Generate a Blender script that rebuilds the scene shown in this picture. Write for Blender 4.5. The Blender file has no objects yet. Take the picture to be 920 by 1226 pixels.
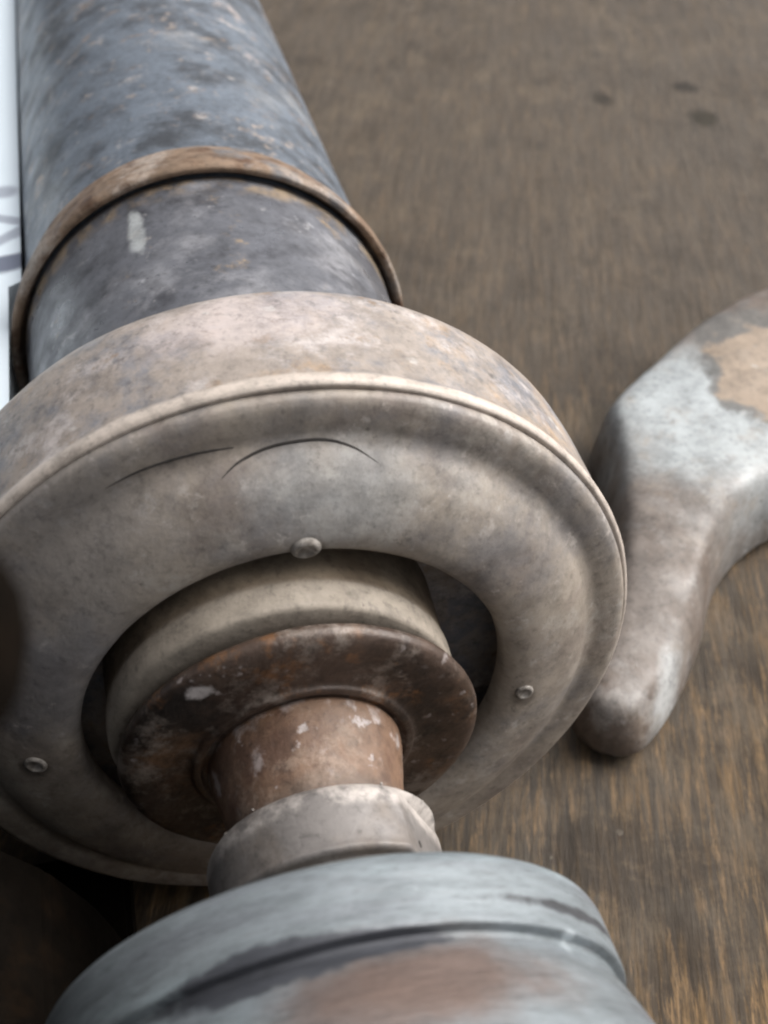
import bpy, bmesh, math, random
from mathutils import Vector, Matrix, noise
from mathutils.bvhtree import BVHTree
random.seed(7)
C = bpy.context.scene
S = 0.25                                   # metres per modelling unit
# ---------------------------------------------------------------- camera
W0, H0, F0 = 920.0, 1226.0, 1461.3
n_ = Vector((0, -.752, -.659)).normalized()            # table normal seen from the camera
a_ = Vector((-.22904, -.64177, .73189)); a_ = (a_ - n_*a_.dot(n_)).normalized()
x_ = a_.cross(n_)
RW = Matrix((x_, a_, n_))                              # camera axes -> world axes
P0 = Vector((-.0628, .18892, 1.0))
HA = .312                                              # axis height above the table
def w(v): return RW @ Vector(v)
CAM = (w(-P0) + Vector((0, 0, HA))) * S
cd = bpy.data.cameras.new('camera'); cam = bpy.data.objects.new('camera', cd)
C.collection.objects.link(cam); C.camera = cam
cx, cy, cz = w((1, 0, 0)), w((0, -1, 0)), w((0, 0, -1))
cam.matrix_world = Matrix(((cx.x, cy.x, cz.x, CAM.x), (cx.y, cy.y, cz.y, CAM.y), (cx.z, cy.z, cz.z, CAM.z), (0, 0, 0, 1)))
cd.sensor_fit = 'HORIZONTAL'; cd.sensor_width = 36; cd.lens = 36*F0/W0
cd.clip_start = .005; cd.clip_end = 50
cd.dof.use_dof = True; cd.dof.focus_distance = 1.02*S; cd.dof.aperture_fstop = 26
# ---------------------------------------------------------------- light
SUN_EL, SUN_AZ = math.radians(47), math.radians(84)    # azimuth from +Y towards +X
wd = bpy.data.worlds.new('World'); C.world = wd; wd.use_nodes = True
nt = wd.node_tree; bg = nt.nodes['Background']
sk = nt.nodes.new('ShaderNodeTexSky'); sk.sky_type = 'NISHITA'; sk.sun_disc = False
sk.sun_elevation = SUN_EL; sk.sun_rotation = SUN_AZ; sk.dust_density = 6; sk.air_density = .8; sk.ozone_density = .6
hs = nt.nodes.new('ShaderNodeHueSaturation'); hs.inputs['Saturation'].default_value = .22       # overcast: hardly any blue left
nt.links.new(sk.outputs[0], hs.inputs['Color']); nt.links.new(hs.outputs[0], bg.inputs[0]); bg.inputs[1].default_value = .075
sd = bpy.data.lights.new('sun', 'SUN'); sun = bpy.data.objects.new('sun', sd); C.collection.objects.link(sun)
sd.energy = 1.5; sd.angle = math.radians(50); sd.color = (1, .965, .92)
sv = Vector((math.sin(SUN_AZ)*math.cos(SUN_EL), math.cos(SUN_AZ)*math.cos(SUN_EL), math.sin(SUN_EL)))
sun.rotation_euler = sv.to_track_quat('Z', 'Y').to_euler()
C.view_settings.view_transform = 'Standard'; C.view_settings.look = 'None'
C.view_settings.exposure = 1.25; C.view_settings.gamma = 1
C.cycles.filter_width = 2.2
# ---------------------------------------------------------------- measuring helpers
def ray(px, py): return w(((px-W0/2)/F0, (py-H0/2)/F0, 1.0))          # world direction through a photo point
CU = CAM / S
def on_z(px, py, z):
    d = ray(px, py); return CU + d*((z-CU.z)/d.z)
def on_y(px, py, y):
    d = ray(px, py); return CU + d*((y-CU.y)/d.y)
# ---------------------------------------------------------------- material helpers
NS = 2.1
def mat(name, base, layers=(), rough=.6, metal=0.0, bump=.3, bscale=60, stretch=None, rvar=.15, spec=.4, bump2=.0, bdist=.0012, turn=0.0, grit=.35, gs=1.0):
    """base colour, then layers painted over it in order: wear, stains, dust, corrosion"""
    m = bpy.data.materials.new(name); m.use_nodes = True
    N, L = m.node_tree.nodes, m.node_tree.links
    b = N['Principled BSDF']; b.inputs['Specular IOR Level'].default_value = spec
    tc = N.new('ShaderNodeTexCoord')
    def scaled(st):
        mp = N.new('ShaderNodeMapping'); L.new(tc.outputs['Object'], mp.inputs['Vector'])
        if turn:
            m0 = N.new('ShaderNodeMapping'); m0.inputs['Rotation'].default_value = (0, 0, turn)
            L.new(tc.outputs['Object'], m0.inputs['Vector']); L.new(m0.outputs[0], mp.inputs['Vector'])
        k = 1/S; mp.inputs['Scale'].default_value = tuple(k*q for q in (st or (1, 1, 1))); return mp.outputs[0]
    def rng(x, lo, hi, a=0.0, z=1.0):
        r = N.new('ShaderNodeMapRange'); r.interpolation_type = 'SMOOTHSTEP'; r.clamp = True
        L.new(x, r.inputs['Value'])
        for i, q in zip(('From Min', 'From Max', 'To Min', 'To Max'), (lo, hi, a, z)): r.inputs[i].default_value = q
        return r.outputs[0]
    def noi(v, sc, det=6, ro=.6, dist=0.0, off=0.0):
        sc *= NS
        t = N.new('ShaderNodeTexNoise'); t.noise_dimensions = '4D'; L.new(v, t.inputs['Vector'])
        t.inputs['Scale'].default_value = sc; t.inputs['Detail'].default_value = det
        t.inputs['Roughness'].default_value = ro; t.inputs['Distortion'].default_value = dist; t.inputs['W'].default_value = off
        return t.outputs['Fac']
    def math2(op, a, c):
        q = N.new('ShaderNodeMath'); q.operation = op
        for i, v in enumerate((a, c)):
            if isinstance(v, (int, float)): q.inputs[i].default_value = v
            else: L.new(v, q.inputs[i])
        return q.outputs[0]
    col = N.new('ShaderNodeRGB'); col.outputs[0].default_value = (*base, 1); cur = col.outputs[0]
    for k, l in enumerate(layers):
        kind = l[0]; c = l[1]; o = l[2]
        v = scaled(o.get('st'))
        if kind == 'noise':
            f = rng(noi(v, o['s'], o.get('d', 6), o.get('r', .6), o.get('dist', 0), k*3.7+o.get('w', 0)), o['lo'], o['hi'])
        elif kind == 'speck':
            t = N.new('ShaderNodeTexVoronoi')
            wn = N.new('ShaderNodeTexNoise'); wn.inputs['Scale'].default_value = o['s']*3; wn.inputs['Detail'].default_value = 3; L.new(v, wn.inputs['Vector'])
            sc_ = N.new('ShaderNodeVectorMath'); sc_.operation = 'MULTIPLY_ADD'; L.new(wn.outputs['Color'], sc_.inputs[0])
            sc_.inputs[1].default_value = (.7/o['s'],)*3; L.new(v, sc_.inputs[2]); L.new(sc_.outputs[0], t.inputs['Vector']); t.inputs['Scale'].default_value = o['s']*1.6
            t.inputs['Randomness'].default_value = 1
            dd = math2('ADD', t.outputs['Distance'], math2('MULTIPLY', math2('SUBTRACT', noi(v, o['s']*1.4, 3), .5), .5))
            f = rng(dd, o['lo'], o['hi'], 1, 0)
            f = math2('MULTIPLY', f, rng(noi(v, o['s']*.3, 4, .6, 0, k*2.1), .50, .66))
        elif kind == 'ball':                # stain round a point, with a ragged outline
            mp = N.new('ShaderNodeMapping'); mp.vector_type = 'TEXTURE'; L.new(tc.outputs['Object'], mp.inputs['Vector'])
            mp.inputs['Location'].default_value = tuple(o['c'])
            if 'rot' in o: mp.inputs['Rotation'].default_value = tuple(o['rot'])
            mp.inputs['Scale'].default_value = tuple(q*S for q in o['rad'])
            ln = N.new('ShaderNodeVectorMath'); ln.operation = 'LENGTH'; L.new(mp.outputs[0], ln.inputs[0])
            dd = math2('ADD', ln.outputs['Value'], math2('MULTIPLY', math2('SUBTRACT', noi(v, o['s'], 6, .65, 0, k), .5), o.get('amp', 1.0)))
            f = rng(dd, 1-o.get('soft', .2), 1+o.get('soft', .2), 1, 0)
        elif kind == 'band':                # worn or dirty belt along the turning axis (local z)
            sp = N.new('ShaderNodeSeparateXYZ'); L.new(v, sp.inputs[0])
            zz = math2('ADD', sp.outputs['Z'], math2('MULTIPLY', math2('SUBTRACT', noi(v, o['s'], 6, .7, 0, k), .5), o.get('amp', .02)))
            e = o.get('soft', .006)
            f = math2('MULTIPLY', rng(zz, o['z0']-e, o['z0']+e), rng(zz, o['z1']-e, o['z1']+e, 1, 0))
            if 'lo' in o: f = math2('MULTIPLY', f, rng(noi(v, o.get('s2', 30), 5, .65, 0, k+9), o['lo'], o['hi']))
        if o.get('a', 1) != 1: f = math2('MULTIPLY', f, o['a'])
        mx = N.new('ShaderNodeMix'); mx.data_type = 'RGBA'; L.new(f, mx.inputs[0]); L.new(cur, mx.inputs[6]); mx.inputs[7].default_value = (*c, 1)
        cur = mx.outputs[2]
    if grit:                                # fine dirt in the pores
        gv = scaled(stretch)
        g = math2('MULTIPLY', rng(noi(gv, 13*gs, 9, .78, .3, 11), .34, .60, 1-grit*.9, 1+grit*.35), rng(noi(gv, 60*gs, 4, .7, 0, 13), .30, .50, 1-grit*.9, 1+grit*.15))
        hv = N.new('ShaderNodeMix'); hv.data_type = 'RGBA'; hv.blend_type = 'MULTIPLY'; hv.inputs[0].default_value = 1
        cb = N.new('ShaderNodeCombineColor'); [L.new(g, cb.inputs[q]) for q in range(3)]
        L.new(cur, hv.inputs[6]); L.new(cb.outputs[0], hv.inputs[7]); cur = hv.outputs[2]
    L.new(cur, b.inputs['Base Color'])
    v = scaled(stretch)
    nb = noi(v, bscale*1.1, 8, .7)
    L.new(rng(noi(v, bscale*.3, 6, .6, 0, 5), .3, .7, rough-rvar, rough+rvar), b.inputs['Roughness'])
    b.inputs['Metallic'].default_value = metal
    bp = N.new('ShaderNodeBump'); bp.inputs['Strength'].default_value = bump; bp.inputs['Distance'].default_value = bdist
    h = nb
    if bump2:
        h = math2('ADD', nb, math2('MULTIPLY', noi(scaled(None), bscale*.22, 4, .6, 0, 8), bump2))
    L.new(h, bp.inputs['Height']); L.new(bp.outputs[0], b.inputs['Normal'])
    return m
# ---------------------------------------------------------------- mesh helpers
def link(name, bm, m, parent=None, M=None, smooth=True):
    me = bpy.data.meshes.new(name); bm.normal_update(); bm.to_mesh(me); bm.free()
    if smooth:
        for p in me.polygons: p.use_smooth = True
    o = bpy.data.objects.new(name, me); C.collection.objects.link(o); me.materials.append(m)
    if parent: o.parent = parent
    if M is not None: o.matrix_basis = M
    return o
def chaikin(pts, it=2, k=.2):
    for _ in range(it):
        q = [pts[0]]
        for i in range(len(pts)-1):
            p0, p1 = pts[i], pts[i+1]
            q += [tuple(u+(v-u)*k for u, v in zip(p0, p1)), tuple(u+(v-u)*(1-k) for u, v in zip(p0, p1))]
        q.append(pts[-1]); pts = q
    return pts
def dens(pts, step):
    out = [pts[0]]
    for p, q in zip(pts, pts[1:]):
        d = math.hypot(q[0]-p[0], q[1]-p[1]); k = max(1, int(d/step))
        for i in range(1, k+1): out.append((p[0]+(q[0]-p[0])*i/k, p[1]+(q[1]-p[1])*i/k))
    return out
def lathe(profile, seg=200, step=.012, it=2, wob=.0010, fr=9, lump=0.0, close=False, seed=0, fine=.0):
    """profile of (distance along axis, radius); turned round local z; closed ends if radius 0"""
    pr = dens(chaikin(profile, it), step)
    bm = bmesh.new(); rows = []
    for z, r in pr:
        row = []
        for k in range(seg):
            t = 2*math.pi*k/seg; p = Vector((math.cos(t)*r, math.sin(t)*r, z)); q = p*fr + Vector((seed, seed*2.3, 0))
            d = noise.noise(q)*wob + noise.noise(q*.35)*lump + noise.noise(q*5)*fine
            e = noise.noise(q+Vector((31, 7, 3)))*wob
            rr = r + d if r > 1e-4 else 0
            row.append(bm.verts.new(Vector((math.cos(t)*rr, math.sin(t)*rr, z+e))*S))
        rows.append(row)
    for i in range(len(rows)-1):
        for k in range(seg): bm.faces.new((rows[i][k], rows[i][(k+1) % seg], rows[i+1][(k+1) % seg], rows[i+1][k]))
    if close:
        for k in range(seg): bm.faces.new((rows[-1][k], rows[-1][(k+1) % seg], rows[0][(k+1) % seg], rows[0][k]))
    else:
        bm.faces.new(rows[0]); bm.faces.new(rows[-1])
    bmesh.ops.recalc_face_normals(bm, faces=bm.faces)
    return bm
def empty(name, loc, label, cat):
    o = bpy.data.objects.new(name, None); o.empty_display_size = .02; C.collection.objects.link(o); o.location = loc
    o['label'] = label; o['category'] = cat; return o
def frame(origin, axis):
    z = axis.normalized(); x = Vector((1, 0, 0)); x = (x - z*x.dot(z)).normalized(); y = z.cross(x)
    return Matrix(((x.x, y.x, z.x, origin.x*S), (x.y, y.y, z.y, origin.y*S), (x.z, y.z, z.z, origin.z*S), (0, 0, 0, 1)))
MA = frame(Vector((0, 0, HA)), Vector((0, 1, 0)))                                   # housing axis
a2 = w((-.22258, -.70539, .67296)); p2 = w(Vector((-.067424, .18947, 1.0)) - P0) + Vector((0, 0, HA))
MB = frame(p2, a2)                                                                   # stem axis, a few degrees off
def hit(o, M, px, py):
    """where the line of sight through a photo point meets a part: local position and normal"""
    bm = bmesh.new(); bm.from_mesh(o.data); t = BVHTree.FromBMesh(bm); bm.free()
    I = M.inverted(); d = (I.to_3x3() @ ray(px, py)).normalized()
    p, nrm, _, _ = t.ray_cast(I @ CAM, d)
    return p, nrm
def lp(M, px, py, r, s):                                                             # photo point -> local point on a sphere-free guess (plane z=s)
    I = M.inverted(); o = I @ CAM; d = I.to_3x3() @ ray(px, py)
    return o + d*((s*S-o.z)/d.z)
def cyl(M, px, py, r):
    """local point where the line of sight meets the cylinder of radius r about the axis"""
    I = M.inverted(); o = I @ CAM; d = I.to_3x3() @ ray(px, py); R = r*S
    A = d.x**2+d.y**2; B = o.x*d.x+o.y*d.y; D = B*B-A*(o.x**2+o.y**2-R*R)
    return o + d*((-B-math.sqrt(max(D, 0)))/A)
def tube(bm, pts, r, seg=8):
    rings = []
    for i, p in enumerate(pts):
        t = (pts[min(i+1, len(pts)-1)]-pts[max(i-1, 0)]).normalized()
        u = t.orthogonal().normalized(); v = t.cross(u); rr = r*(.25+.75*math.sin(math.pi*(i+.3)/(len(pts)-.4))**.5)
        rings.append([bm.verts.new(p+(u*math.cos(2*math.pi*k/seg)+v*math.sin(2*math.pi*k/seg))*rr) for k in range(seg)])
    for A, B in zip(rings, rings[1:]):
        for k in range(seg): bm.faces.new((A[k], A[(k+1) % seg], B[(k+1) % seg], B[k]))
    bm.faces.new(rings[0]); bm.faces.new(rings[-1]); bmesh.ops.recalc_face_normals(bm, faces=bm.faces)
# ================================================================ THE SURFACE
def spot(px, py): p = on_z(px, py, 0); return p*S
gd = w((.115, -.8763, 1.0)); GRAIN = math.atan2(gd.x, gd.y)          # the grain runs a few degrees off the pipe
wood = mat('worn_wood', (.043, .030, .018), [
    ('noise', (.130, .080, .036), dict(s=12, st=(2.6, .28, 1), lo=.46, hi=.62, d=9, r=.74, dist=.2)),
    ('noise', (.015, .010, .006), dict(s=11, st=(2.6, .25, 1), lo=.50, hi=.63, d=9, r=.7)),
    ('noise', (.235, .145, .068), dict(s=17, st=(2.4, .30, 1), lo=.52, hi=.64, d=9, r=.75, a=.85, dist=.2)),
    ('noise', (.080, .072, .062), dict(s=1.3, lo=.44, hi=.62, d=9, r=.65, a=.35)),
    ('noise', (.022, .015, .009), dict(s=2.6, lo=.48, hi=.64, d=9, r=.7, a=.75)),
    ('noise', (.135, .095, .060), dict(s=6, lo=.54, hi=.70, d=9, r=.7, a=.6)),
    ('ball', (.074, .059, .045), dict(c=spot(640, 60), rad=(1.4, 1.65, .5), s=1.2, amp=.9, soft=.5, a=.80)),
    ('noise', (.115, .088, .060), dict(s=4.0, st=(1.4, .8, 1), lo=.50, hi=.64, d=9, r=.74, a=.5)),
    ('noise', (.036, .027, .019), dict(s=2.6, lo=.49, hi=.63, d=9, r=.74, a=.55)),
    ('speck', (.26, .23, .20), dict(s=16, lo=.02, hi=.14, a=.6)),
    ('ball', (.016, .011, .003), dict(c=spot(842, 140), rad=(.030, .042, .2), s=9, amp=2.0, soft=.4, a=.9)),
    ('ball', (.012, .008, .004), dict(c=spot(820, 104), rad=(.026, .032, .2), s=9, amp=2.0, soft=.4, a=.85)),
    ('ball', (.014, .010, .005), dict(c=spot(722, 118), rad=(.022, .045, .2), s=9, amp=2.0, soft=.5, a=.8)),
    ], rough=.58, bump=.7, bscale=18, stretch=(2.6, .3, 1), rvar=.12, spec=.22, turn=GRAIN, bdist=.0012, grit=.3)
bm = bmesh.new(); bmesh.ops.create_cube(bm, size=1)
for v in bm.verts: v.co = Vector((v.co.x*9, v.co.y*10+2.6, (v.co.z-.5)*.16))*S
bmesh.ops.bevel(bm, geom=list(bm.edges), offset=.02*S, segments=3, affect='EDGES')
table = link('table_top', bm, wood, smooth=False); table['kind'] = 'structure'
# ================================================================ THE TURNED METAL UNIT
CREAM, TAN, BLUE, DARK, RUST, PALE = (.36, .31, .27), (.33, .24, .15), (.13, .14, .16), (.045, .043, .046), (.16, .075, .038), (.50, .47, .45)
unit = empty('pipe_coupling', (0, 0, 0), 'corroded turned metal coupling with broad grey flange, dark pipe and rusty stem lying on wood', 'coupling')
m_pipe = mat('dark_blued_pipe', (.115, .136, .165), [
    ('noise', (.050, .056, .066), dict(s=5, lo=.46, hi=.62, d=9, r=.65)),
    ('noise', (.20, .21, .225), dict(s=4, lo=.52, hi=.70, d=9, r=.65)),
    ('noise', (.27, .185, .125), dict(s=9, lo=.56, hi=.67, d=9, r=.76, dist=.5, a=.8)),
    ('noise', (.32, .30, .29), dict(s=12, lo=.58, hi=.70, d=8, r=.72, a=.85)),
    ('noise', (.33, .27, .225), dict(s=18, lo=.57, hi=.66, d=8, r=.74, a=.8)),
    ('noise', (.36, .31, .29), dict(s=7, st=(1, 1, .5), lo=.62, hi=.72, d=8, r=.7, a=.8)),
    ('speck', (.40, .38, .37), dict(s=24, lo=.03, hi=.18, a=.6)),
    ], rough=.46, metal=.15, bump=.22, bscale=26, rvar=.12, spec=.45)
m_bead = mat('rusty_bead', (.19, .130, .088), [
    ('noise', (.085, .045, .025), dict(s=16, lo=.45, hi=.65)),
    ('noise', (.31, .26, .22), dict(s=7, lo=.50, hi=.64, d=8, r=.7)),
    ('noise', (.12, .12, .125), dict(s=6, lo=.54, hi=.68)),
    ], rough=.7, bump=.5, bscale=50)
pipe = link('outer_pipe', lathe([(.604, .205), (.604, .2125), (.66, .2125), (1.2, .2160), (2.4, .2165)], step=.02, wob=.0012, fr=6, it=1), m_pipe, unit, MA)
bead = link('bead_ring', lathe([(.676, .2130), (.664, .2175), (.640, .2225), (.628, .2262), (.606, .2300), (.594, .2300), (.590, .2270), (.591, .2215), (.598, .2185), (.606, .2175), (.62, .2085)], step=.004, wob=.0014, fr=8, it=2, seg=240, fine=.0006), m_bead, pipe)
p = cyl(MA, 163, 278, .2085)
m_inner = mat('inner_pipe_metal', (.105, .108, .122), [
    ('noise', (.045, .045, .052), dict(s=8, lo=.48, hi=.66, d=8)),
    ('noise', (.22, .22, .235), dict(s=5, lo=.50, hi=.68, d=9, r=.65)),
    ('noise', (.27, .20, .13), dict(s=9, lo=.58, hi=.68, d=9, r=.72)),
    ('noise', (.34, .33, .33), dict(s=14, lo=.60, hi=.70, d=8, r=.7)),
    ('speck', (.42, .42, .44), dict(s=26, lo=.04, hi=.18, a=.75)),
    ('band', (.24, .185, .13), dict(z0=.572, z1=.64, s=16, amp=.03, soft=.012, lo=.40, hi=.60, s2=14)),
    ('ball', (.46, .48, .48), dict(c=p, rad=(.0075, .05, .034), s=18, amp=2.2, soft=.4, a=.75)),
    ], rough=.38, metal=.2, bump=.18, bscale=30, spec=.5)
inner = link('inner_pipe', lathe([(.17, .2105), (.40, .2105), (.57, .2105), (.584, .2128), (.60, .2128), (.606, .208), (.66, .2065)], step=.02, wob=.0012, fr=6, it=1, seed=3), m_inner, unit, MA)
m_collar = mat('patinated_collar', (.28, .24, .21), [
    ('noise', (.34, .245, .165), dict(s=6, lo=.50, hi=.66, d=9, r=.74)),
    ('noise', (.135, .145, .170), dict(s=4.6, lo=.45, hi=.62, d=9, r=.74, a=.9)),
    ('noise', (.42, .38, .365), dict(s=8, lo=.51, hi=.67, d=9, r=.74)),
    ('noise', (.22, .15, .095), dict(s=13, lo=.57, hi=.66, d=9, r=.72, a=.8)),
    ('noise', (.085, .075, .07), dict(s=18, lo=.58, hi=.68, d=8, r=.72, a=.8)),
    ('ball', (.46, .40, .385), dict(c=cyl(MA, 285, 385, .30), rad=(.07, .05, .04), s=14, amp=2.0, soft=.6, a=.7)),
    ('speck', (.56, .54, .52), dict(s=22, lo=.08, hi=.24, a=.75)),
    ('band', (.46, .40, .35), dict(z0=.02, z1=.086, s=16, amp=.012, soft=.004)),
    ], rough=.50, bump=.25, bscale=26, rvar=.15, bump2=.9, spec=.5)
collar = link('collar', lathe([(.10, .150), (.10, .286), (.080, .2940), (.0735, .2985), (.0715, .3030), (.0750, .3062), (.082, .3060), (.090, .3030), (.115, .3045), (.165, .3060), (.200, .3035), (.228, .290), (.240, .268), (.244, .235), (.245, .2075)], step=.005, wob=.0022, fr=7, it=2, seg=260, fine=.0004, seed=5), m_collar, unit, MA)
m_flange = mat('dusty_flange', (.315, .272, .228), [
    ('noise', (.205, .172, .150), dict(s=4, lo=.44, hi=.62, d=9, r=.65)),
    ('noise', (.37, .335, .295), dict(s=6, lo=.52, hi=.66, d=9, r=.68)),
    ('noise', (.17, .165, .172), dict(s=2.2, lo=.47, hi=.62, d=9, r=.68, a=.75)),
    ('noise', (.40, .37, .345), dict(s=14, lo=.57, hi=.68, d=8, r=.72, a=.8)),
    ('speck', (.44, .40, .37), dict(s=26, lo=.10, hi=.28, a=.7)),
    ('noise', (.45, .405, .37), dict(s=30, lo=.58, hi=.68, d=6, r=.7, a=.7)),
    ('noise', (.40, .36, .33), dict(s=6, st=(1, 1, 1), lo=.55, hi=.68, d=10, r=.78, a=.5)),
    ('ball', (.42, .42, .41), dict(c=lp(MA, 408, 585, .24, .05), rad=(.05, .035, .08), s=12, amp=2.0, soft=.7, a=.6)),
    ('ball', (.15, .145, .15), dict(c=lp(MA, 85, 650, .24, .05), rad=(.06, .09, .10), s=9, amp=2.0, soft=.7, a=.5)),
    ('noise', (.09, .078, .068), dict(s=22, lo=.61, hi=.70, d=8, r=.72, a=.7)),
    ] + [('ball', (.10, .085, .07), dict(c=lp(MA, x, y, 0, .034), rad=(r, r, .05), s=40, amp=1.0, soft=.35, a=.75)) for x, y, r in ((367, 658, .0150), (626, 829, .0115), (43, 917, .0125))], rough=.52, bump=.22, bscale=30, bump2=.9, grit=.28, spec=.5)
FP = [(.20, .25), (.080, .25), (.068, .20), (.058, .1785), (.038, .1785), (.0305, .1860), (.0275, .198), (.030, .215), (.039, .240), (.050, .255), (.0580, .262), (.0615, .2695), (.0610, .280), (.0625, .2925), (.0660, .2985), (.0735, .3005), (.098, .2975), (.12, .290), (.20, .290)]
flange = link('flange', lathe(FP, step=.005, wob=.0014, fr=7, it=2, seg=260, close=True, seed=9, fine=.0004), m_flange, unit, MA)
m_dark = mat('black_scoring', (.04, .035, .032), rough=.8, bump=.2)
m_rivet = mat('dusty_rivet', (.30, .275, .25), [('noise', (.17, .15, .13), dict(s=40, lo=.45, hi=.62))], rough=.6, bump=.4, bscale=60)
for px, py, r in ((367, 656, .0118), (628, 829, .0085), (43, 916, .0095)):
    p, nn = hit(flange, MA, px, py)
    q = nn.to_track_quat('Z', 'Y').to_matrix().to_4x4()
    hh = 1 if r > .011 else .6
    b2 = lathe([(-.006, r), (.001*hh, r), (.0032*hh, r*.84), (.0036*hh, r*.66), (.0016*hh, r*.46), (.0008*hh, r*.2), (.0007*hh, 0.0001)], seg=28, step=.002, it=2, wob=.0006, fr=60)
    link('rivet', b2, m_rivet, flange, Matrix.Translation(p) @ q)
def arc(o, M, pts, n, lift):
    out = []
    for i in range(n+1):
        t = i/n*(len(pts)-1); k = min(int(t), len(pts)-2); u = t-k
        P = [Vector(pts[max(0, min(len(pts)-1, k+j))]) for j in (-1, 0, 1, 2)]
        c = .5*((2*P[1])+(P[2]-P[0])*u+(2*P[0]-5*P[1]+4*P[2]-P[3])*u*u+(3*P[1]-P[0]-3*P[2]+P[3])*u**3)
        h, nn = hit(o, M, c.x, c.y)
        if h: out.append(h+nn*lift)
    return out
for pts, r in (([(262, 577), (284, 555), (315, 538), (350, 529), (390, 526), (425, 536), (458, 558)], .0028), ([(120, 588), (165, 565), (205, 551), (245, 541), (287, 535)], .0026)):
    bm = bmesh.new(); tube(bm, arc(flange, MA, pts, 30, -.0002), r*S*.6, 6); link('score_mark', bm, m_dark, flange)
# ---- stem
m_bush = mat('brown_bush', (.17, .135, .098), [
    ('noise', (.12, .09, .062), dict(s=9, lo=.46, hi=.66)),
    ('band', (.26, .225, .185), dict(z0=-.01, z1=.036, s=18, amp=.006, soft=.006)),
    ('noise', (.07, .055, .042), dict(s=40, lo=.60, hi=.70, a=.8, d=7, r=.7)),
    ('noise', (.30, .265, .23), dict(s=26, lo=.62, hi=.74, a=.7)),
    ], rough=.62, bump=.35, bscale=40)
MC = MB.copy(); MC.translation.x -= .009*S; MC.translation.z += .017*S
bush = link('bush', lathe([(.008, .11), (.0085, .139), (.0125, .1432), (.034, .1442), (.038, .1425), (.044, .1422), (.10, .1428), (.30, .1430)], step=.005, wob=.0010, it=2, seed=2), m_bush, unit, MC)
m_wash = mat('rusty_washer', (.075, .050, .038), [
    ('noise', (.16, .090, .052), dict(s=7, lo=.52, hi=.66, d=9, r=.7)),
    ('noise', (.018, .015, .014), dict(s=4, lo=.45, hi=.60, d=9, r=.72, a=.85)),
    ('noise', (.20, .095, .040), dict(s=5, lo=.54, hi=.62, d=9, r=.7, a=.8)),
    ('noise', (.21, .175, .15), dict(s=9, lo=.50, hi=.62, d=9, r=.76, a=.85)),
    ('speck', (.36, .32, .31), dict(s=36, lo=.10, hi=.26, a=.8)),
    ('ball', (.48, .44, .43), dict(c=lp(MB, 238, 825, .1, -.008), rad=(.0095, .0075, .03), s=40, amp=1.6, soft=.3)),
    ], rough=.42, bump=.35, bscale=34, metal=.15, bump2=.9, spec=.5)
washer = link('washer', lathe([(.0055, .05), (.0055, .139), (.0050, .1455), (-.001, .1480), (-.007, .1462), (-.0105, .140), (-.0118, .130), (-.0108, .108), (-.0110, .0925), (-.0150, .0905), (-.0156, .0850), (-.0125, .0820), (-.0120, .06)], step=.004, wob=.0011, fr=10, it=2, seed=4, fine=.0005), m_wash, unit, MB)
m_neck = mat('rusty_neck', (.160, .096, .062), [
    ('noise', (.095, .052, .034), dict(s=7, lo=.45, hi=.58, d=9, r=.7)),
    ('noise', (.22, .155, .115), dict(s=9, lo=.52, hi=.64, d=9, r=.75)),
    ('noise', (.30, .25, .235), dict(s=16, lo=.56, hi=.68, d=8)),
    ('band', (.10, .075, .058), dict(z0=-.13, z1=-.078, s=20, amp=.03, soft=.012, a=.8)),
    ('speck', (.46, .42, .41), dict(s=24, lo=.16, hi=.36, a=.85)), ('noise', (.40, .36, .35), dict(s=20, lo=.60, hi=.68, d=6, r=.7, a=.8)),
    ], rough=.48, bump=.4, bscale=36, bump2=.9, spec=.5)
neck = link('stem', lathe([(.0, .074), (-.014, .0790), (-.024, .0788), (-.040, .0755), (-.070, .0695), (-.095, .0675), (-.125, .066), (-.20, .066)], step=.005, wob=.0012, fr=12, seed=6, fine=.0005), m_neck, unit, MB)
m_nut = mat('dull_zinc_nut', (.165, .152, .145), [
    ('noise', (.16, .138, .122), dict(s=8, lo=.45, hi=.64, d=8)),
    ('noise', (.29, .27, .26), dict(s=8, lo=.52, hi=.70, d=9, r=.7)),
    ('band', (.40, .365, .34), dict(z0=-.112, z1=-.08, s=24, amp=.012, soft=.005, lo=.36, hi=.56, s2=20)),
    ('band', (.13, .105, .082), dict(z0=-.22, z1=-.152, s=26, amp=.008, soft=.004)),
    ('noise', (.05, .042, .036), dict(s=48, lo=.66, hi=.74, a=.7)),
    ], rough=.52, metal=.2, bump=.25, bscale=40, grit=.32)
bm = lathe([(-.094, .062), (-.094, .0835), (-.0960, .0865), (-.1015, .0900), (-.105, .0908), (-.143, .0900), (-.1460, .0912), (-.1490, .0890), (-.1500, .0790), (-.158, .0760), (-.23, .0760)], step=.003, wob=.0004, seed=8, it=1, fine=.0002)
q = cyl(MB, 492, 985, .0900); th = math.atan2(q.y, q.x)
side = 1 if cyl(MB, 505, 985, .0900).y*q.x - cyl(MB, 505, 985, .0900).x*q.y > 0 else -1
th += side*math.radians(26); fd = Vector((math.cos(th), math.sin(th), 0)); lim = .0785*S
for v in bm.verts:
    if -.15*S < v.co.z < -.10*S:
        d = v.co.dot(fd)
        if d > lim: v.co -= fd*(d-lim)
nut = link('lock_nut', bm, m_nut, unit, MB)
p, nn = hit(nut, MB, 503, 1011)
if p:
    bm = lathe([(-.002, .0028), (.0004, .0028), (.0006, .0022), (.0005, .0001)], seg=14, it=1, wob=0)
    link('pin_hole', bm, m_dark, nut, Matrix.Translation(p) @ nn.to_track_quat('Z', 'Y').to_matrix().to_4x4())
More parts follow.
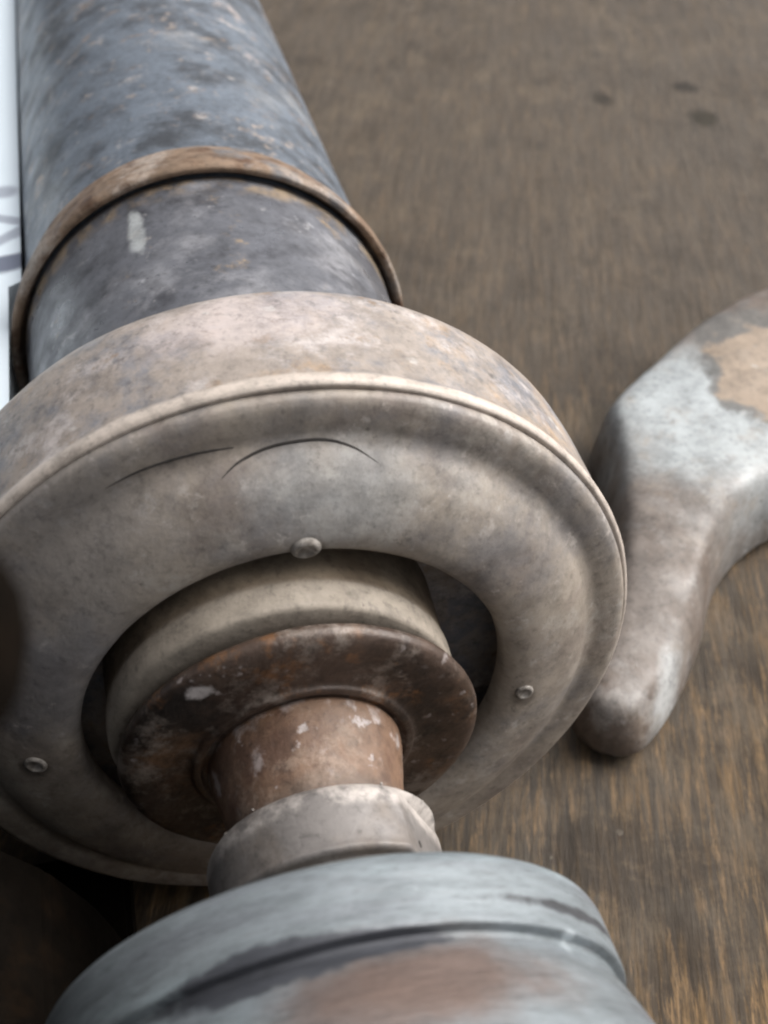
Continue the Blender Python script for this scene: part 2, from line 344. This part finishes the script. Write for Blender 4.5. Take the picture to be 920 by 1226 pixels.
m_crust = mat('white_corrosion', (.34, .31, .29), [('noise', (.25, .22, .2), dict(s=60, lo=.45, hi=.6))], rough=.8, bump=.5)
bm = bmesh.new()
for i in range(60):
    t = random.uniform(0, 2*math.pi); r = random.uniform(.068, .084); z = -.093+random.uniform(-.001, .0015)
    g = bmesh.ops.create_icosphere(bm, subdivisions=1, radius=random.uniform(.0008, .0026)*S)
    sc = Vector((random.uniform(.7, 1.4), random.uniform(.7, 1.4), .7))
    for v in g['verts']: v.co = Vector((v.co.x*sc.x, v.co.y*sc.y, v.co.z*sc.z)) + Vector((math.cos(t)*r, math.sin(t)*r, z))*S
o = link('corrosion_crust', bm, m_crust, nut); o['kind'] = 'stuff'
capP = [(-.219, .045), (-.219, .172), (-.2205, .1830), (-.2265, .1895), (-.236, .1915), (-.262, .1930), (-.2690, .1934), (-.2712, .1928), (-.2722, .1895), (-.2730, .1862), (-.2765, .1860), (-.2800, .1878), (-.290, .1925), (-.34, .2085), (-.42, .2270), (-.47, .2330), (-.50, .226), (-.512, .18), (-.515, .05)]
MD = MB.copy(); MD.translation.x -= .019*S; MD.translation.z += .027*S
def cc(px, py, r): return cyl(MD, px, py, r)
q1, q2 = cc(318, 1160, .203), cc(440, 1128, .203)
m_cap = mat('grey_cast_cap', (.19, .215, .23), [
    ('noise', (.165, .182, .198), dict(s=3.2, st=(1, 1, 5), lo=.46, hi=.64, d=9, r=.6)),
    ('noise', (.255, .305, .325), dict(s=3.5, st=(1, 1, 4), lo=.48, hi=.66, d=9, r=.6)),
    ('noise', (.17, .18, .19), dict(s=16, st=(1, 1, 9), lo=.52, hi=.68, d=8, r=.7, a=.55)),
    ('ball', (.105, .068, .054), dict(c=cc(520, 1172, .198), rad=(.070, .10, .026), s=9, amp=1.9, soft=.6, a=.9)),
    ('ball', (.13, .090, .074), dict(c=cc(440, 1210, .198), rad=(.055, .08, .018), s=8, amp=1.6, soft=.8, a=.7)),
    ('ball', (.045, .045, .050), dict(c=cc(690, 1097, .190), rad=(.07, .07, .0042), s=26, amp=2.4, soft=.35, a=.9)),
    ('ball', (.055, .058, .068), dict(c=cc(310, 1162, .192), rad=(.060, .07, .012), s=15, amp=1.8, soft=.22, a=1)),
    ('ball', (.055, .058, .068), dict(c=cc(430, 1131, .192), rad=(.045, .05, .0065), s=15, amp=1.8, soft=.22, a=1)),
    ('speck', (.50, .53, .55), dict(s=20, lo=.04, hi=.18, a=.7)),
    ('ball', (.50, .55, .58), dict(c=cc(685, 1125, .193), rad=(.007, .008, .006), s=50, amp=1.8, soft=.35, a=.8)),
    ], rough=.46, metal=.25, bump=.3, bscale=26, stretch=(1, 1, 7), rvar=.12, grit=.3)
cap = link('end_cap', lathe(capP, step=.006, wob=.0012, fr=7, it=2, seg=260, seed=11, fine=.0003), m_cap, unit, MD)
# ================================================================ THE CURVED LUG ON THE RIGHT
HM, HT = .020, .112
TZ = HM+HT*.75                                            # height of the rounded shoulder
out_px = [(700, 888, HM), (688, 876, HM), (684, 868, HM), (687, 858, HM), (692, 840, HM), (706, 800, HM), (715, 762, HM), (720, 720, HM), (722, 680, HM), (720, 636, HM), (715, 592, HM), (707, 558, HM), (706, 532, .05), (716, 500, .09),
          (738, 466, TZ), (775, 433, TZ), (826, 390, TZ), (876, 360, TZ), (930, 342, TZ), (985, 334, TZ), (1040, 344, TZ), (1085, 390, .07), (1105, 450, .05), (1090, 520, HM), (1050, 575, HM), (985, 612, HM),
          (930, 640, HM), (897, 660, HM), (869, 687, HM), (851, 720, HM), (840, 766, HM), (826, 808, HM), (803, 854, HM), (784, 882, HM), (768, 898, HM), (758, 903, HM), (745, 904, HM), (722, 900, HM)]
def cat(P, n):
    o = []; k = len(P)
    for i in range(k):
        p0, p1, p2_, p3 = (P[(i+j) % k] for j in (-1, 0, 1, 2))
        for t in range(n):
            u = t/n; o.append(.5*((2*p1)+(p2_-p0)*u+(2*p0-5*p1+4*p2_-p3)*u*u+(3*p1-p0-3*p2_+p3)*u**3))
    return o
OUT = cat([on_z(x, y, z).to_2d() for x, y, z in out_px], 8)
def near(p):
    b = (1e9, None)
    for i in range(len(OUT)):
        A, B = OUT[i], OUT[(i+1) % len(OUT)]; d = B-A; t = max(0, min(1, (p-A).dot(d)/max(d.dot(d), 1e-12))); q = A+d*t
        e = (p-q).length
        if e < b[0]: b = (e, q)
    return b
def inside(p):
    c = False
    for i in range(len(OUT)):
        A, B = OUT[i], OUT[(i+1) % len(OUT)]
        if (A.y > p.y) != (B.y > p.y) and p.x < (B.x-A.x)*(p.y-A.y)/(B.y-A.y)+A.x: c = not c
    return c
x0, x1 = min(p.x for p in OUT), max(p.x for p in OUT); y0, y1 = min(p.y for p in OUT), max(p.y for p in OUT)
st = .0075; nx, ny = int((x1-x0)/st)+3, int((y1-y0)/st)+3
info = {}
for i in range(nx):
    for j in range(ny):
        p = Vector((x0+(i-1)*st, y0+(j-1)*st)); ins = inside(p); d, q = near(p); info[i, j] = (p, ins, d, q)
bm = bmesh.new(); top, bot = {}, {}
RB = .045
def vert(k):
    if k in top: return
    p, ins, d, q = info[k]
    if not ins or d < .25*st:
        p = q; d = 0
    f = .80*math.sqrt(max(0, 1-(1-min(d/.024, 1))**2)) + .20*math.sqrt(max(0, 1-(1-min(d/.10, 1))**2)); nz = noise.noise(Vector((p.x*9, p.y*9, 3)))*.004 + noise.noise(Vector((p.x*30, p.y*30, 1)))*.0012
    top[k] = bm.verts.new(Vector((p.x, p.y, HM+(HT*(.30+.70*min(1, max(0, (p.y-.00)/.42)))+nz)*f))*S)
    bot[k] = top[k] if d == 0 else bm.verts.new(Vector((p.x, p.y, HM-(HM-.002)*f))*S)
for i in range(nx-1):
    for j in range(ny-1):
        ks = [(i, j), (i+1, j), (i+1, j+1), (i, j+1)]
        if any(info[k][1] and info[k][2] >= .25*st for k in ks):
            for k in ks: vert(k)
            for grp in (top, bot):
                vs = []
                for k in ks:
                    if grp[k] not in vs: vs.append(grp[k])
                if len(vs) >= 3:
                    try: bm.faces.new(vs if grp is top else vs[::-1])
                    except ValueError: pass
bmesh.ops.remove_doubles(bm, verts=bm.verts, dist=.0004*S)
bmesh.ops.recalc_face_normals(bm, faces=bm.faces)
for _ in range(3): bmesh.ops.smooth_vert(bm, verts=[v for v in bm.verts if v.co.z > (HM+.01)*S], factor=.5, use_axis_x=True, use_axis_y=True, use_axis_z=True)
def lug(px, py): return on_z(px, py, HM+HT*.98)*S
def span(px, py, dx, dy): return ((lug(px+dx, py)-lug(px, py)).length/S, (lug(px, py-dy)-lug(px, py)).length/S, .3)
m_lug = mat('whitish_corroded_lug', (.155, .132, .116), [
    ('noise', (.115, .090, .074), dict(s=5, lo=.47, hi=.60, d=9, r=.68)),
    ('noise', (.23, .21, .195), dict(s=6, lo=.54, hi=.66, d=9, r=.70)),
    ('ball', (.345, .375, .385), dict(c=lug(850, 495), rad=span(850, 495, 120, 75), s=6, amp=1.8, soft=.6, a=.85)),
    ('ball', (.33, .355, .365), dict(c=lug(800, 465), rad=span(800, 470, 60, 50), s=6, amp=1.4, soft=.55, a=.7)),
    ('ball', (.40, .41, .41), dict(c=lug(812, 800), rad=span(812, 800, 16, 60), rot=(0, 0, -.45), s=12, amp=1.6, soft=.6, a=.8)),
    ('ball', (.36, .36, .36), dict(c=lug(755, 880), rad=span(755, 880, 50, 22), s=12, amp=1.6, soft=.6, a=.7)),
    ('ball', (.10, .095, .088), dict(c=lug(936, 442), rad=span(936, 442, 98, 74), s=7, amp=1.8, soft=.14, a=.9)),
    ('ball', (.255, .198, .148), dict(c=lug(942, 450), rad=span(942, 450, 88, 54), s=7, amp=1.7, soft=.10)), ('noise', (.16, .125, .095), dict(s=9, lo=.54, hi=.68, d=9, r=.72, a=.35)),
    ('noise', (.24, .20, .16), dict(s=10, lo=.54, hi=.64, d=8, r=.7, a=.35)),
    ('noise', (.08, .07, .062), dict(s=18, lo=.59, hi=.69, d=8, r=.72, a=.8)),
    ('speck', (.45, .45, .44), dict(s=24, lo=.06, hi=.22, a=.6)),
    ], rough=.5, bump=.25, bscale=26, bump2=1.0, spec=.5)
lugo = link('bracket_arm', bm, m_lug)
lugo['label'] = 'curved whitish corroded metal arm with bare tan patch beside the flange'; lugo['category'] = 'bracket'
# ================================================================ DARK KNOB, ADDED SHADE BLOCKS AND PAPER ON THE LEFT
m_black = mat('shade_black', (.004, .003, .0022), [('noise', (.008, .005, .003), dict(s=6, st=(.3, 2, 2), lo=.5, hi=.7))], rough=.95, bump=.4, bscale=30, spec=.04)  # near-black colour stands in for deep shade
bm = bmesh.new()  # low dark block, with steps added to black out the flange's lower left
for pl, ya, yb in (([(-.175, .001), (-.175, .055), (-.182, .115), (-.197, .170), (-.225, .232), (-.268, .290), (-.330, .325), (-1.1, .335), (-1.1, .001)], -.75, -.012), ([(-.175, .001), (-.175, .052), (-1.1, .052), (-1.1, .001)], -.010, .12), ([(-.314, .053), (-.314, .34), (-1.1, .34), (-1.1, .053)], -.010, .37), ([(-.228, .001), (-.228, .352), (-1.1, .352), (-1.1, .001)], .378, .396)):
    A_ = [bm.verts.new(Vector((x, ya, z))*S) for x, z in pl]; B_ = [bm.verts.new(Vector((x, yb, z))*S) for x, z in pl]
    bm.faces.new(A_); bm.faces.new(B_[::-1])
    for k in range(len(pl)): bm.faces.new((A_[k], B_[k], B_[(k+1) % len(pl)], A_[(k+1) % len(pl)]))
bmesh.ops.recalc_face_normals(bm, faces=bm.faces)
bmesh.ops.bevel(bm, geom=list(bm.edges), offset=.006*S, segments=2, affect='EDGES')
ch = link('shade_chock', bm, m_black, smooth=False); ch['label'] = 'stepped dark block under the flange, raised to stand in for shade'; ch['category'] = 'block'
e0 = on_y(28, 712, -.37)
bm = bmesh.new(); bmesh.ops.create_cube(bm, size=1)  # unseen box body, added to keep light off the flange's lower left
for v in bm.verts: v.co = Vector((-.31 if v.co.x > 0 else -1.1, -.05 if v.co.y > 0 else -.95, 1.25 if v.co.z > 0 else .337))*S
bmesh.ops.bevel(bm, geom=list(bm.edges), offset=.05*S, segments=5, affect='EDGES')
b2 = lathe([(0, .0001), (.002, .012), (.010, .028), (.030, .040), (.07, .047), (.30, .050), (.70, .050), (.71, .03)], seg=64, it=2, wob=.003, fr=8)
shade_box = link('added_shade_box', bm, m_black, smooth=False)
shade_box['label'] = 'added dark box shading the flange, with a rounded knob cut by the left edge'; shade_box['category'] = 'box'
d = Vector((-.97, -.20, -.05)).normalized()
link('knob', b2, m_black, shade_box, frame(e0, d))
ZT = .37
def wp(px, py): return on_z(px, py, ZT)*S
m_white = mat('white_painted_board', (.74, .83, .90), [
    ('ball', (.16, .18, .24), dict(c=wp(6, 316), rad=(.10, .020, .2), rot=(0, 0, .25), s=14, amp=1.0, soft=.3)),
    ('ball', (.30, .33, .40), dict(c=wp(6, 285), rad=(.08, .010, .2), rot=(0, 0, .7), s=14, amp=1.3, soft=.4, a=.8)),
    ('ball', (.30, .33, .40), dict(c=wp(5, 262), rad=(.05, .010, .2), rot=(0, 0, -.5), s=14, amp=1.3, soft=.4, a=.8)),
    ('ball', (.30, .33, .40), dict(c=wp(3, 230), rad=(.022, .018, .2), s=14, amp=1.3, soft=.4, a=.8)),
    ], rough=.6, bump=.05, grit=0)
bm = bmesh.new()
ol = [(-.2335, .40), (-.2335, .69), (-.2185, .70), (-.2185, 3.2), (-1.5, 3.2), (-1.5, .40)]
rings = [[bm.verts.new(Vector((x + (sh if x > -1 else 0), y, z))*S) for x, y in ol] for z, sh in ((.001, 0), (.335, 0), (ZT, .0085))]
bm.faces.new(rings[0][::-1]); bm.faces.new(rings[2])
for lo_, hi_ in zip(rings, rings[1:]):
    for k in range(6): bm.faces.new((lo_[k], lo_[(k+1) % 6], hi_[(k+1) % 6], hi_[k]))
bmesh.ops.recalc_face_normals(bm, faces=bm.faces)
board = link('white_block', bm, m_white, smooth=False)
board['label'] = 'bright white block with faint dark marks beside the dark pipe'; board['category'] = 'block'
